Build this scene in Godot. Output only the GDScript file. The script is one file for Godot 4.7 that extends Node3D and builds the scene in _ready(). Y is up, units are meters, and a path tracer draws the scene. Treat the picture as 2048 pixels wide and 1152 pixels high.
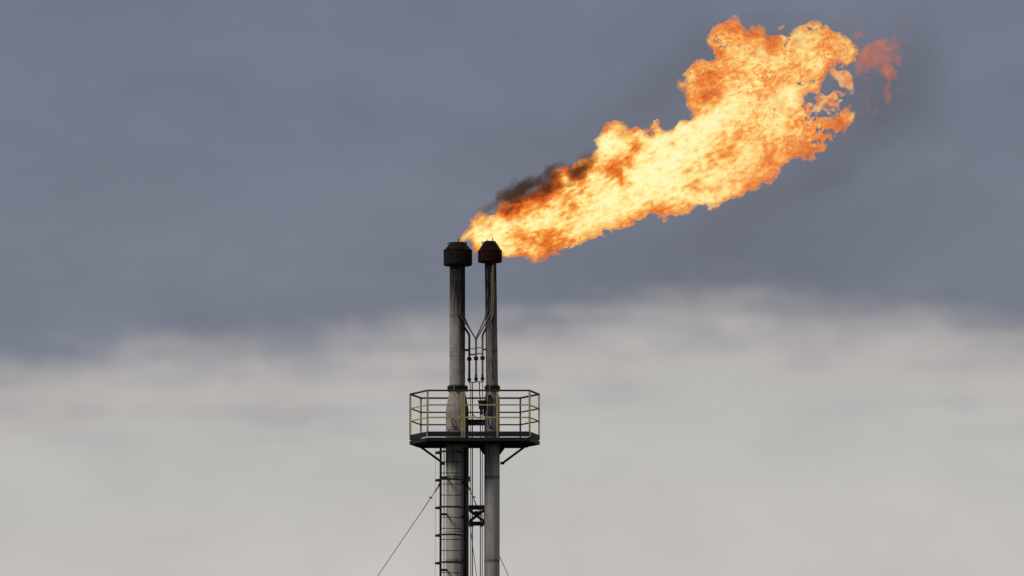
extends Node3D
# A gas flare: two stacks with a service platform, burning against an overcast sky. 80 photo pixels are one metre at the stacks.

const PITCH := 6.5
const DIST := 150.0
const EYE_Y := 1.7
const FOCAL := 12046.0           # in photo pixels (2048 across)
const GROUND := 0.0

var M := {}

# ------------------------------------------------------------------ placing
func at(px: float, py: float, z := 0.0) -> Vector3:      # the point at depth z that the photo shows at that pixel
	var d := Vector3((px - 1024.0) / FOCAL, (576.0 - py) / FOCAL, -1.0).rotated(Vector3.RIGHT, deg_to_rad(PITCH))
	var o := Vector3(0, EYE_Y, DIST)
	return o + d * ((z - DIST) / d.z)

func numbered(called: String, parent: Node) -> String:
	if not parent.has_node(called):
		return called
	var k := 1
	while parent.has_node("%s_%03d" % [called, k]):
		k += 1
	return "%s_%03d" % [called, k]

func thing(called: String, label: String, category: String, where := Vector3.ZERO, group := "") -> Node3D:
	var o := Node3D.new()
	o.name = numbered(called, self)
	add_child(o)
	o.position = where
	o.set_meta("label", label)
	o.set_meta("category", category)
	if group:
		o.set_meta("group", group)
	return o

# st is built in world coordinates; off is what has to be taken away for the thing's own place
func part(called: String, st: SurfaceTool, m: Material, parent: Node3D, off := Vector3.ZERO) -> MeshInstance3D:
	var o := MeshInstance3D.new()
	o.name = numbered(called, parent)
	o.mesh = st.commit()
	o.material_override = m
	parent.add_child(o)
	o.position = -off
	return o

# ------------------------------------------------------------------ shapes
func begin() -> SurfaceTool:
	var st := SurfaceTool.new()
	st.begin(Mesh.PRIMITIVE_TRIANGLES)
	return st

func tri(st: SurfaceTool, a: Vector3, b: Vector3, c: Vector3, n: Vector3) -> void:
	for p in [a, b, c]:
		st.set_normal(n)
		st.add_vertex(p)

func quad(st: SurfaceTool, a: Vector3, b: Vector3, c: Vector3, d: Vector3) -> void:    # clockwise as seen from its front
	var n := (c - a).cross(b - a).normalized()
	tri(st, a, b, c, n)
	tri(st, a, c, d, n)

# a box between two points: w across (horizontal), h the other way, slightly chamfered along its length
func bar(st: SurfaceTool, a: Vector3, b: Vector3, w: float, h: float, up := Vector3.UP) -> void:
	var d := (b - a).normalized()
	if absf(d.dot(up)) > 0.95:
		up = Vector3(0, 0, 1) if absf(d.z) < 0.9 else Vector3(1, 0, 0)
	var s := d.cross(up).normalized()
	var u := s.cross(d).normalized()
	var c := minf(w, h) * 0.14
	var ring := []
	for k in [[1, 1], [-1, 1], [-1, -1], [1, -1]]:
		var x: float = k[0] * w * 0.5
		var y: float = k[1] * h * 0.5
		var p1: Vector3 = s * (x - k[0] * c) + u * y
		var p2: Vector3 = s * x + u * (y - k[1] * c)
		if k[0] * k[1] > 0:
			ring.append(p2)
			ring.append(p1)
		else:
			ring.append(p1)
			ring.append(p2)
	var n := ring.size()
	for k in n:
		var p: Vector3 = ring[k]
		var q: Vector3 = ring[(k + 1) % n]
		quad(st, a + p, a + q, b + q, b + p)
	for k in range(1, n - 1):
		tri(st, b + ring[0], b + ring[k], b + ring[k + 1], d)
		tri(st, a + ring[0], a + ring[k + 1], a + ring[k], -d)

# a round tube along a line of points
func tube(st: SurfaceTool, pts: Array, r: float, seg := 10, closed := false) -> void:
	var n := pts.size()
	var rings := []
	var d0: Vector3 = (pts[1] - pts[0]).normalized()
	var s: Vector3 = d0.cross(Vector3.UP if absf(d0.y) < 0.9 else Vector3.RIGHT).normalized()
	for i in n:
		var d: Vector3
		if closed:
			d = (pts[(i + 1) % n] - pts[(i + n - 1) % n]).normalized()
		else:
			d = (pts[mini(i + 1, n - 1)] - pts[maxi(i - 1, 0)]).normalized()
		s = (s - d * s.dot(d)).normalized()
		var u := s.cross(d)
		var ring := []
		for k in seg:
			var t := TAU * k / seg
			ring.append(s * cos(t) + u * sin(t))
		rings.append(ring)
	for i in (n if closed else n - 1):
		var j := (i + 1) % n
		for k in seg:
			var l := (k + 1) % seg
			var q := [[i, k], [j, l], [j, k], [i, k], [i, l], [j, l]]
			for e in q:
				st.set_normal(rings[e[0]][e[1]])
				st.set_uv(Vector2(float(e[1]) / seg, float(e[0]) / n))
				st.add_vertex(pts[e[0]] + rings[e[0]][e[1]] * r)
	if not closed:
		for e in [0, n - 1]:
			var dir: Vector3 = (pts[1] - pts[0]).normalized() * -1.0 if e == 0 else (pts[n - 1] - pts[n - 2]).normalized()
			for k in range(1, seg - 1):
				var a: Vector3 = pts[e] + rings[e][0] * r
				var b: Vector3 = pts[e] + rings[e][k] * r
				var c: Vector3 = pts[e] + rings[e][k + 1] * r
				if e == 0:
					tri(st, a, c, b, dir)
				else:
					tri(st, a, b, c, dir)

# a turned shape round the line from a to b: profile of [distance along, radius]; u goes round (0 = towards -x, 0.25 = towards the camera), v = 0 at the top
func lathe(st: SurfaceTool, a: Vector3, b: Vector3, profile: Array, seg := 40, hard := false) -> void:
	var d := (b - a).normalized()
	var s := Vector3.LEFT
	s = (s - d * s.dot(d)).normalized()
	var u := d.cross(s)      # towards the camera
	var length := (b - a).length()
	for i in profile.size() - 1:
		var p0: Array = profile[i]
		var p1: Array = profile[i + 1]
		var slope := Vector2(p1[0] - p0[0], p1[1] - p0[1]).normalized()
		for k in seg:
			var c := []
			for e in [[p0, k], [p0, k + 1], [p1, k + 1], [p1, k]]:
				var t: float = TAU * e[1] / seg
				var tn: float = TAU * (k + 0.5) / seg if hard else t
				var out := s * cos(t) + u * sin(t)
				var on := s * cos(tn) + u * sin(tn)
				c.append([a + d * e[0][0] + out * e[0][1], (on * slope.x - d * slope.y).normalized(), Vector2(float(e[1]) / seg, 1.0 - e[0][0] / length)])
			for e in [0, 2, 1, 0, 3, 2]:
				st.set_normal(c[e][1])
				st.set_uv(c[e][2])
				st.add_vertex(c[e][0])

func rod(a: Vector3, b: Vector3, r: float, seg := 10) -> SurfaceTool:
	var st := begin()
	tube(st, [a, b], r, seg)
	return st

func beam(a: Vector3, b: Vector3, w: float, h: float, up := Vector3.UP) -> SurfaceTool:
	var st := begin()
	bar(st, a, b, w, h, up)
	return st

func bent(pts: Array, radius := 0.07) -> Array:            # rounds the corners of a pipe run
	var out := [pts[0]]
	for i in range(1, pts.size() - 1):
		var p: Vector3 = pts[i]
		var back: Vector3 = pts[i - 1] - p
		var on: Vector3 = pts[i + 1] - p
		var a: Vector3 = p + back.limit_length(minf(radius, back.length() * 0.45))
		var b: Vector3 = p + on.limit_length(minf(radius, on.length() * 0.45))
		for k in 6:
			var t := k / 5.0
			out.append(a.lerp(p, t).lerp(p.lerp(b, t), t))
	out.append(pts[-1])
	return out

# ------------------------------------------------------------------ materials
func noise(seed_: int, freq: float, octaves := 4, kind := FastNoiseLite.FRACTAL_FBM) -> FastNoiseLite:
	var n := FastNoiseLite.new()
	n.seed = seed_
	n.noise_type = FastNoiseLite.TYPE_SIMPLEX_SMOOTH
	n.frequency = freq
	n.fractal_type = kind
	n.fractal_octaves = octaves
	return n

func speckle(seed_: int, lo: Color, hi: Color, freq := 0.02) -> NoiseTexture2D:
	var t := NoiseTexture2D.new()
	t.width = 256
	t.height = 256
	t.seamless = true
	t.noise = noise(seed_, freq, 5)
	var g := Gradient.new()
	g.set_color(0, lo.linear_to_srgb())
	g.set_color(1, hi.linear_to_srgb())
	t.color_ramp = g
	return t

func paint(called: String, lo: Color, hi: Color, rough: float, metal := 0.0, seed_ := 1, scale := 1.5) -> StandardMaterial3D:
	var m := StandardMaterial3D.new()
	m.resource_name = called
	m.albedo_texture = speckle(seed_, lo, hi)
	m.uv1_triplanar = true
	m.uv1_world_triplanar = true
	m.uv1_scale = Vector3.ONE * scale
	m.roughness = rough
	m.metallic = metal
	m.metallic_specular = 0.3
	return m

# weathered pipe: bare grey-brown metal, vertical streaks, rust, soot that comes down from the burner, and painted shade on facing sides (one texture per pipe, u round, v down)
func pipe_material(called: String, seed_: int, soot: Callable, base: Color, joints: Array) -> StandardMaterial3D:
	var w := 192
	var h := 768
	var img := Image.create(w, h, false, Image.FORMAT_RGB8)
	var streak := noise(seed_, 1.0, 4)
	var blotch := noise(seed_ + 7, 1.0, 5)
	var fine := noise(seed_ + 13, 1.0, 2)
	for y in h:
		var v := (y + 0.5) / h
		for x in w:
			var u := (x + 0.5) / w
			var c := Vector3(cos(u * TAU), sin(u * TAU), v)
			var st := streak.get_noise_3d(c.x * 7.0, c.y * 7.0, v * 2.2)
			var bl := blotch.get_noise_3d(c.x * 2.0, c.y * 2.0, v * 9.0)
			var fi := fine.get_noise_3d(c.x * 22.0, c.y * 22.0, v * 80.0)
			var col := base * clampf(1.0 + st * 0.4 + bl * 0.45 + fi * 0.25, 0.25, 1.6)
			var rust := smoothstep(0.18, 0.5, bl * 0.7 + st * 0.6)
			col = col.lerp(Color(0.2, 0.105, 0.05), rust * 0.45)
			for j in joints:
				col = col.lerp(Color(0.03, 0.027, 0.025), smoothstep(0.004, 0.001, absf(v - j)) * clampf(0.6 + st, 0.0, 1.0))
			var s: float = clampf(soot.call(u, v, st, bl), 0.0, 1.0)  # soot, with the shade painted on facing sides
			col = col.lerp(Color(0.009, 0.0085, 0.008) * (1.0 + maxf(0.0, fi + bl) * 1.2), s)
			img.set_pixel(x, y, Color(maxf(col.r, 0.0), maxf(col.g, 0.0), maxf(col.b, 0.0)).linear_to_srgb())
	var m := StandardMaterial3D.new()
	m.resource_name = called
	m.albedo_texture = ImageTexture.create_from_image(img)
	m.roughness = 0.75
	m.metallic_specular = 0.25
	return m

func materials() -> void:
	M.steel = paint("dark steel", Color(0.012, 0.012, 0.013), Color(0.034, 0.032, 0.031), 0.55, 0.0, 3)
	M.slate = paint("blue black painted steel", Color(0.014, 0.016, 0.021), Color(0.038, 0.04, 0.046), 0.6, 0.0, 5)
	M.yellow = paint("worn yellow paint", Color(0.36, 0.28, 0.12), Color(0.68, 0.55, 0.28), 0.6, 0.0, 8, 3.0)
	M.galvanised = paint("dull galvanised pipe", Color(0.12, 0.112, 0.105), Color(0.3, 0.285, 0.27), 0.5, 0.0, 12, 2.5)
	M.tan = paint("brown painted tube", Color(0.07, 0.05, 0.03), Color(0.22, 0.165, 0.09), 0.6, 0.0, 15, 2.5)
	M.rail = paint("dark rail with worn olive paint", Color(0.012, 0.011, 0.01), Color(0.11, 0.088, 0.05), 0.6, 0.0, 51, 4.0)
	M.rope = paint("steel rope", Color(0.03, 0.03, 0.03), Color(0.07, 0.068, 0.065), 0.5, 0.0, 18, 8.0)
	M.rust = paint("dark rusty box", Color(0.018, 0.012, 0.01), Color(0.05, 0.022, 0.015), 0.8, 0.0, 21, 4.0)
	M.head = paint("burnt and rusted steel", Color(0.0, 0.0, 0.0), Color(0.042, 0.032, 0.026), 0.9, 0.0, 25, 1.3)
	M.head_red = paint("burnt red brown steel", Color(0.004, 0.001, 0.001), Color(0.044, 0.012, 0.007), 0.9, 0.0, 29, 1.3)
	M.ground = paint("dry grass and gravel", Color(0.05, 0.055, 0.03), Color(0.13, 0.12, 0.075), 1.0, 0.0, 31, 0.05)
	# pipe darkening, soot from the top and painted shade between the stacks: u 0 = left, 0.25 = towards the camera, 0.5 = right
	var left_up := func(u, v, st, bl):
		var down: float = smoothstep(0.8, 0.24, v + st * 0.25)               # thick at the top
		var side: float = smoothstep(0.27, 0.36, u + st * 0.05) * smoothstep(0.62, 0.5, u)  # soot and painted shade where it faces the right stack
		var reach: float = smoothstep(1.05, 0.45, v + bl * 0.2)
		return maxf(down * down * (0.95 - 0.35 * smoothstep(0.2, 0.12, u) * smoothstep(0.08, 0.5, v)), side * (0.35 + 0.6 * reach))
	var right_up := func(u, v, st, bl):
		var down: float = smoothstep(0.75, 0.3, v + st * 0.3)
		var side: float = smoothstep(0.17, 0.06, u + st * 0.06) * 0.85  # soot and painted shade where it faces the left stack
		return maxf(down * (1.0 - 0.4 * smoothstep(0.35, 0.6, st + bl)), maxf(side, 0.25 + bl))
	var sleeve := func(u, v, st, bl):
		return maxf(smoothstep(0.33, 0.4, u + st * 0.05) * smoothstep(0.62, 0.5, u) * 0.85, bl * 0.9 - 0.1)  # shade painted towards the right stack, plus blotchy stains
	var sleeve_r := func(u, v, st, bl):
		return maxf(smoothstep(0.2, 0.08, u + st * 0.08) * 0.85, bl * 0.9 - 0.05)  # shade painted towards the left stack, plus blotchy stains
	var low := func(u, v, st, bl):
		return maxf(smoothstep(0.08, 0.0, v + bl * 0.05) * 0.6, maxf(0.0, st * 0.45 - 0.12))  # darker at the top end, plus vertical streaks
	var grey := Color(0.21, 0.195, 0.18)
	M.pipe_left = pipe_material("sooty grey pipe with painted shade", 101, left_up, Color(0.37, 0.34, 0.32), [0.18, 0.42, 0.76])
	M.pipe_right = pipe_material("sooty dark pipe with painted shade", 131, right_up, Color(0.27, 0.25, 0.235), [0.72])
	M.sleeve_left = pipe_material("stained grey sleeve with painted shade", 161, sleeve, Color(0.38, 0.36, 0.335), [0.45])
	M.sleeve_right = pipe_material("stained dark sleeve with painted shade", 181, sleeve_r, Color(0.28, 0.265, 0.25), [])
	M.riser = pipe_material("weathered grey riser", 201, low, Color(0.46, 0.45, 0.44), [0.06, 0.2, 0.35, 0.5, 0.7, 0.9])

# ------------------------------------------------------------------ sky
# elevation of the lower edge of the dark cloud bank, in photo rows, where the camera looks; elsewhere it wanders by noise
const EDGE := [[-400, 770], [0, 735], [180, 708], [260, 680], [420, 688], [600, 688], [720, 660], [800, 640], [880, 640], [960, 645], [1080, 640], [1200, 620], [1320, 598], [1480, 600], [1600, 622], [1720, 622], [1850, 612], [1960, 650], [2080, 676], [2500, 660]]

func edge_row(px: float) -> float:
	for i in EDGE.size() - 1:
		if px < EDGE[i + 1][0]:
			var t: float = smoothstep(0.0, 1.0, (px - EDGE[i][0]) / (EDGE[i + 1][0] - EDGE[i][0]))
			return lerpf(EDGE[i][1], EDGE[i + 1][1], clampf(t, 0.0, 1.0))
	return EDGE[-1][1]

func lin(r: float, g: float, b: float) -> Color:
	return Color(r / 255.0, g / 255.0, b / 255.0).srgb_to_linear()

func sky_material() -> PanoramaSkyMaterial:
	var wide := 4096
	var tall := 2048
	var n1 := noise(41, 1.0, 5)
	var n2 := noise(43, 1.0, 4)
	var n3 := noise(47, 1.0, 3)
	var upper := lin(114, 121, 137)
	var bank := lin(120, 126, 140)
	var glow := lin(180, 175, 174)
	var cream := lin(188, 186, 183)
	var low := lin(195, 191, 188)
	var patch := lin(148, 150, 157)
	var colour := func(az: float, el: float) -> Color:      # az to the right of where the camera looks, both in degrees
		var px := 1024.0 + tan(clampf(deg_to_rad(az), -1.2, 1.2)) * FOCAL
		var py := 576.0 - deg_to_rad(el - PITCH) * FOCAL
		var a := deg_to_rad(az)
		# points round a cylinder, so that the noise closes behind the camera
		var c := Vector3(cos(a), sin(a), 0.0) * 57.3
		var wander := n1.get_noise_3d(c.x * 0.25, c.y * 0.25, 3.0) * 160.0
		var seen := smoothstep(2500.0, 1500.0, absf(px - 1024.0))
		# torn into level streaks, with a few soft lumps
		var ragged := n2.get_noise_3d(c.x * 0.42, c.y * 0.42, el * 6.5) * 44.0 + n1.get_noise_3d(c.x * 1.5 + 5.0, c.y * 1.5, el * 9.0) * 18.0 + n2.get_noise_3d(c.x * 3.2, c.y * 3.2, el * 10.0 + 3.0) * 22.0
		var edge := lerpf(650.0 + wander, edge_row(px), seen)
		var below := py - (edge + 14.0) + ragged
		var soft := lerpf(60.0, 84.0, smoothstep(900.0, 1500.0, px))
		var up := upper.lerp(bank, smoothstep(-680.0, -150.0, below))
		var mottle := n3.get_noise_3d(c.x * 0.45, c.y * 0.45, el * 0.9) + 0.4 * n1.get_noise_3d(c.x * 1.6, c.y * 1.6, el * 5.0)
		up = up * (1.0 + 0.09 * mottle)
		# a denser stretch of the bank to the right
		up = up * (1.0 - 0.16 * exp(-pow((px - 1450.0) / 520.0, 2.0)) * smoothstep(-620.0, -250.0, below))
		var dn := glow.lerp(cream, smoothstep(20.0, 180.0, below)).lerp(low, smoothstep(250.0, 520.0, below))
		var blue := smoothstep(0.0, 0.42, n1.get_noise_3d(c.x * 0.4 + 9.0, c.y * 0.4, el * 5.0) + 0.35 * n3.get_noise_3d(c.x * 1.4, c.y * 1.4, el * 9.0))
		dn = dn.lerp(patch, blue * 0.52 * smoothstep(260.0, 60.0, below) * smoothstep(0.0, 40.0, below))
		dn = dn * (1.0 + 0.07 * mottle)
		return up.lerp(dn, smoothstep(-soft, soft, below))
	# whole sky in coarse steps, the band of cloud edges near the horizon in fine ones
	var img := Image.create(wide / 8, tall / 8, false, Image.FORMAT_RGBF)
	for y in tall / 8:
		var el := 90.0 - (y + 0.5) * 180.0 / (tall / 8)
		for x in wide / 8:
			img.set_pixel(x, y, colour.call(wrapf((x + 0.5) * 360.0 / (wide / 8), -180.0, 180.0), maxf(el, 0.3)))
	img.resize(wide, tall, Image.INTERPOLATE_CUBIC)
	for y in range(tall / 2 - 135, tall / 2):
		var el := 90.0 - (y + 0.5) * 180.0 / tall
		for x in wide:
			img.set_pixel(x, y, colour.call(wrapf((x + 0.5) * 360.0 / wide, -180.0, 180.0), el))
	var m := PanoramaSkyMaterial.new()
	m.panorama = ImageTexture.create_from_image(img)
	return m

# ------------------------------------------------------------------ start
func _ready() -> void:
	var cam := Camera3D.new()
	cam.name = "camera"
	add_child(cam)
	cam.position = Vector3(0, EYE_Y, DIST)
	cam.rotation_degrees = Vector3(PITCH, 0, 0)
	cam.fov = rad_to_deg(2.0 * atan(576.0 / FOCAL))
	cam.near = 1.0
	cam.far = 8000.0
	cam.current = true
	var env := Environment.new()
	env.background_mode = Environment.BG_SKY
	env.sky = Sky.new()
	env.sky.sky_material = sky_material()
	env.tonemap_mode = Environment.TONE_MAPPER_LINEAR
	env.tonemap_exposure = 1.0
	env.sdfgi_enabled = true
	env.ssao_enabled = true
	env.ssil_enabled = true
	env.volumetric_fog_enabled = true
	env.volumetric_fog_density = 0.0
	var we := WorldEnvironment.new()
	we.name = "world"
	we.environment = env
	add_child(we)
	var sun := DirectionalLight3D.new()
	sun.name = "sun"
	sun.light_color = Color(1.0, 0.95, 0.88)
	sun.light_energy = 0.5
	sun.light_angular_distance = 14.0
	sun.shadow_enabled = true
	add_child(sun)
	sun.rotation_degrees = Vector3(-34, -62, 0)
	materials()
	ground()
	stacks()
	platform()
	ladder()
	piping()
	bracing()
	guys()
	flame()
	smoke()

func ground() -> void:
	var st := begin()
	var s := 5000.0
	quad(st, Vector3(-s, GROUND, -s), Vector3(s, GROUND, -s), Vector3(s, GROUND, s), Vector3(-s, GROUND, s))
	var o := part("ground", st, M.ground, self)
	o.set_meta("kind", "structure")
	o.set_meta("label", "dry grass and gravel ground under the flare, below the frame")

# ------------------------------------------------------------------ the two stacks
func ring_of(c: Vector3, axis: Vector3, r: float, n := 14) -> Array:
	var s := axis.cross(Vector3.UP if absf(axis.y) < 0.9 else Vector3.RIGHT).normalized()
	var u := axis.cross(s)
	var out := []
	for k in n:
		out.append(c + (s * cos(TAU * k / n) + u * sin(TAU * k / n)) * r)
	return out

func flange(t: Node3D, off: Vector3, c: Vector3, r: float, clamp_x: float) -> void:
	var f: MeshInstance3D
	for k in 2:
		var st := begin()
		var y := c.y + (0.008 if k == 0 else -0.054)
		lathe(st, Vector3(c.x, y, c.z), Vector3(c.x, y + 0.046, c.z), [[0.0, 0.05], [0.0, r - 0.006], [0.006, r], [0.04, r], [0.046, r - 0.006], [0.046, 0.05]], 36)
		f = part("flange", st, M.steel, t, off)
		for i in 12:
			var a := TAU * (i + 0.5) / 12
			var p := Vector3(c.x + cos(a) * (r - 0.035), y, c.z + sin(a) * (r - 0.035))
			if k == 0:
				part("bolt", rod(p + Vector3(0, 0.044, 0), p + Vector3(0, 0.075, 0), 0.016, 6), M.steel, f)
			else:
				part("bolt", rod(p + Vector3(0, 0.002, 0), p + Vector3(0, -0.03, 0), 0.016, 6), M.steel, f)
	var cl := begin()
	var zc := c.z + sqrt(maxf(r * r - (clamp_x - c.x) * (clamp_x - c.x), 0.0)) + 0.012
	bar(cl, Vector3(clamp_x, c.y - 0.085, zc), Vector3(clamp_x, c.y + 0.11, zc), 0.026, 0.02)
	bar(cl, Vector3(clamp_x - 0.035, c.y + 0.075, zc), Vector3(clamp_x + 0.035, c.y + 0.075, zc), 0.024, 0.024)
	part("clamp", cl, M.galvanised, t, off)

func eye_ring(called: String, parent: Node3D, c: Vector3, r: float) -> void:
	var st := begin()
	tube(st, ring_of(c, Vector3(0.25, 0, 1).normalized(), r), 0.011, 6, true)
	part(called, st, M.steel, parent)

func lug(t: Node3D, off: Vector3, px: float, py: float, pz: float) -> void:     # curved handle on a small foot
	var st := begin()
	var pts := []
	for k in 9:
		var a := k / 8.0
		var p := at(px + 1.0 - 4.2 * sin(a * 2.4 + 0.3) + 3.5 * a, py + 17.0 * a, pz)
		p.z = pz + 0.03 + 0.03 * sin(a * PI)
		pts.append(p)
	tube(st, pts, 0.014, 8)
	var e: Vector3 = pts[-1]
	bar(st, e + Vector3(-0.055, -0.005, -0.01), e + Vector3(0.06, -0.005, -0.01), 0.03, 0.016)
	part("curved_handle", st, M.steel, t, off)

func head(t: Node3D, off: Vector3, cx: float, y_top: float, y_sh: float, y_bot: float, rt: float, rb: float, m: Material, seg: int, eyes: Array, pins: Array) -> void:
	var a := at(cx, y_bot)
	var b := at(cx, y_top)
	var sh := at(cx, y_sh).y - a.y
	var len_ := b.y - a.y
	var st := begin()
	# open shell: outside up to the lip, then down the inside
	lathe(st, a, b, [[0.0, rb * 0.5], [-0.012, rb * 0.96], [0.012, rb], [sh - 0.012, rb], [sh + 0.015, rb - 0.012], [len_ - 0.05, rt + 0.03], [len_ - 0.012, rt + 0.006], [len_, rt - 0.004], [len_, rt - 0.03], [len_ - 0.12, rt - 0.04], [0.05, rt - 0.04], [0.0, rb * 0.5]], seg, seg < 20)
	var h := part("burner_head", st, m, t, off)
	var rim := begin()
	var rr := ring_of(Vector3(b.x, a.y + sh + 0.004, b.z), Vector3.UP, rb - 0.004, 32)
	tube(rim, rr, 0.012, 6, true)
	part("shoulder_weld", rim, M.head, h)
	for e in eyes:
		var c := at(e[0], e[1], e[2])
		eye_ring("lifting_eye", h, c, 0.026)
	for e in pins:
		part("pin", rod(at(e[0], e[2], e[3]), at(e[0], e[1], e[3]), 0.011, 6), M.steel, h)

func stacks() -> void:
	# left, thicker stack
	var base := at(914.5, 900)
	base.y = GROUND
	var t := thing("flare_stack", "thicker grey flare stack on the left, bare black head, ladder in front", "flare stack", base, "pair of flare stacks")
	var x := base.x
	var st := begin()
	var y0 := at(0, 772, 0).y
	var yb := at(0, 529, 0).y
	lathe(st, Vector3(x, y0, 0), Vector3(x, yb, 0), [[0.0, 0.195], [yb - y0, 0.195]])
	part("upper_pipe", st, M.pipe_left, t, base)
	var yf := at(0, 777.2).y
	var yc := at(0, 820).y
	var yd := at(0, 884).y
	st = begin()
	lathe(st, Vector3(x, yd, 0), Vector3(x, yf - 0.06, 0), [[0.0, 0.289], [yc - yd, 0.285], [yc - yd + 0.09, 0.272], [yf - 0.12 - yd, 0.205], [yf - 0.06 - yd, 0.2]])
	part("tapered_sleeve", st, M.sleeve_left, t, base)
	st = begin()
	lathe(st, Vector3(x, GROUND, 0), Vector3(x, yd, 0), [[0.0, 0.289], [yd, 0.289]])
	part("riser_pipe", st, M.riser, t, base)
	flange(t, base, Vector3(x + 0.008, yf, 0), 0.262, at(909, 777).x)
	head(t, base, 915.7, 485.2, 501.7, 530.0, 0.19, 0.36, M.head, 40, [[897.7, 487, 0.0], [931.6, 487, 0.05]], [[917, 476.5, 486, 0.15]])
	lug(t, base, 905.5, 836.5, 0.285)
	# weld seams: raised beads round the pipe and one down it
	for py in [559, 634, 705]:
		st = begin()
		tube(st, ring_of(Vector3(x, at(0, py).y, 0), Vector3.UP, 0.195, 36), 0.006, 5, true)
		part("weld_seam", st, M.tan, t, base)
	part("weld_seam", rod(Vector3(x + 0.065, at(0, 640).y, 0.184), Vector3(x + 0.065, at(0, 752).y, 0.184), 0.006, 5), M.steel, t, base)
	for py in [960, 1065]:
		st = begin()
		tube(st, ring_of(Vector3(x, at(0, py).y, 0), Vector3.UP, 0.289, 36), 0.006, 5, true)
		part("weld_seam", st, M.tan, t, base)
	# right, thinner stack; its top pipe leans a little to the left
	var base2 := at(984, 900)
	base2.y = GROUND
	var t2 := thing("flare_stack", "thinner darker flare stack on the right, with flame pouring over its red brown head", "flare stack", base2, "pair of flare stacks")
	x = base2.x
	var foot := at(984.2, 772)
	var top := at(981.0, 523)
	st = begin()
	lathe(st, foot, top, [[0.0, 0.148], [(top - foot).length(), 0.146]])
	part("upper_pipe", st, M.pipe_right, t2, base2)
	st = begin()
	var ys := at(0, 802).y
	lathe(st, Vector3(x, yd, 0), Vector3(x, yf - 0.06, 0), [[0.0, 0.192], [ys - yd, 0.192], [ys - yd + 0.07, 0.185], [yf - 0.1 - yd, 0.155], [yf - 0.06 - yd, 0.15]])
	part("tapered_sleeve", st, M.sleeve_right, t2, base2)
	st = begin()
	lathe(st, Vector3(x, GROUND, 0), Vector3(x, yd, 0), [[0.0, 0.193], [yd, 0.193]])
	part("riser_pipe", st, M.riser, t2, base2)
	flange(t2, base2, Vector3(x + 0.006, yf, 0), 0.2, at(979.8, 777).x)
	head(t2, base2, 980, 482.6, 502.5, 523.6, 0.14, 0.302, M.head_red, 40, [[965, 485.5, 0.08]], [[985.4, 475, 484, 0.1], [974.3, 478.5, 484, 0.1]])
	lug(t2, base2, 978.5, 837.5, 0.19)
	st = begin()
	tube(st, ring_of(Vector3(x, at(0, 721).y, 0), Vector3.UP, 0.147, 36), 0.006, 5, true)
	part("weld_seam", st, M.steel, t2, base2)
	part("weld_seam", rod(at(985, 636, 0.149), at(985.4, 760, 0.149), 0.006, 5), M.steel, t2, base2)
	# inverted U of dark pipe in front of the sleeve
	st = begin()
	tube(st, bent([at(977.6, 832, 0.24), at(977.6, 791, 0.24), at(982, 791, 0.24), at(982, 832, 0.24)], 0.05), 0.026, 10)
	bar(st, at(977.6, 829, 0.15), at(977.6, 829, 0.24), 0.04, 0.04)
	bar(st, at(982, 829, 0.15), at(982, 829, 0.24), 0.04, 0.04)
	part("bypass_tube", st, M.steel, t2, base2)
	# gusset plates that widen the riser under the deck
	for s in [-1.0, 1.0]:
		st = begin()
		var hi := at(0, 893).y
		var lo := at(0, 909).y
		var r := 0.19
		var w := 0.115
		for e in [[0.012, 1], [-0.012, -1]]:
			var a := Vector3(x + s * r, hi, e[0])
			var b := Vector3(x + s * (r + w), hi, e[0])
			var c := Vector3(x + s * (r + w), hi - 0.05, e[0])
			var d := Vector3(x + s * r, lo, e[0])
			var n := Vector3(0, 0, e[1])
			if s * e[1] > 0:
				tri(st, a, b, c, n); tri(st, a, c, d, n)
			else:
				tri(st, a, c, b, n); tri(st, a, d, c, n)
		var p := Vector3(x + s * (r + w), hi - 0.05, 0)
		var q := Vector3(x + s * r, lo, 0)
		bar(st, p, q, 0.024, 0.012, Vector3(0, 0, 1))
		bar(st, Vector3(x + s * (r + w), hi, 0), p, 0.012, 0.024)
		part("gusset", st, M.steel, t2, base2)

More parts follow.
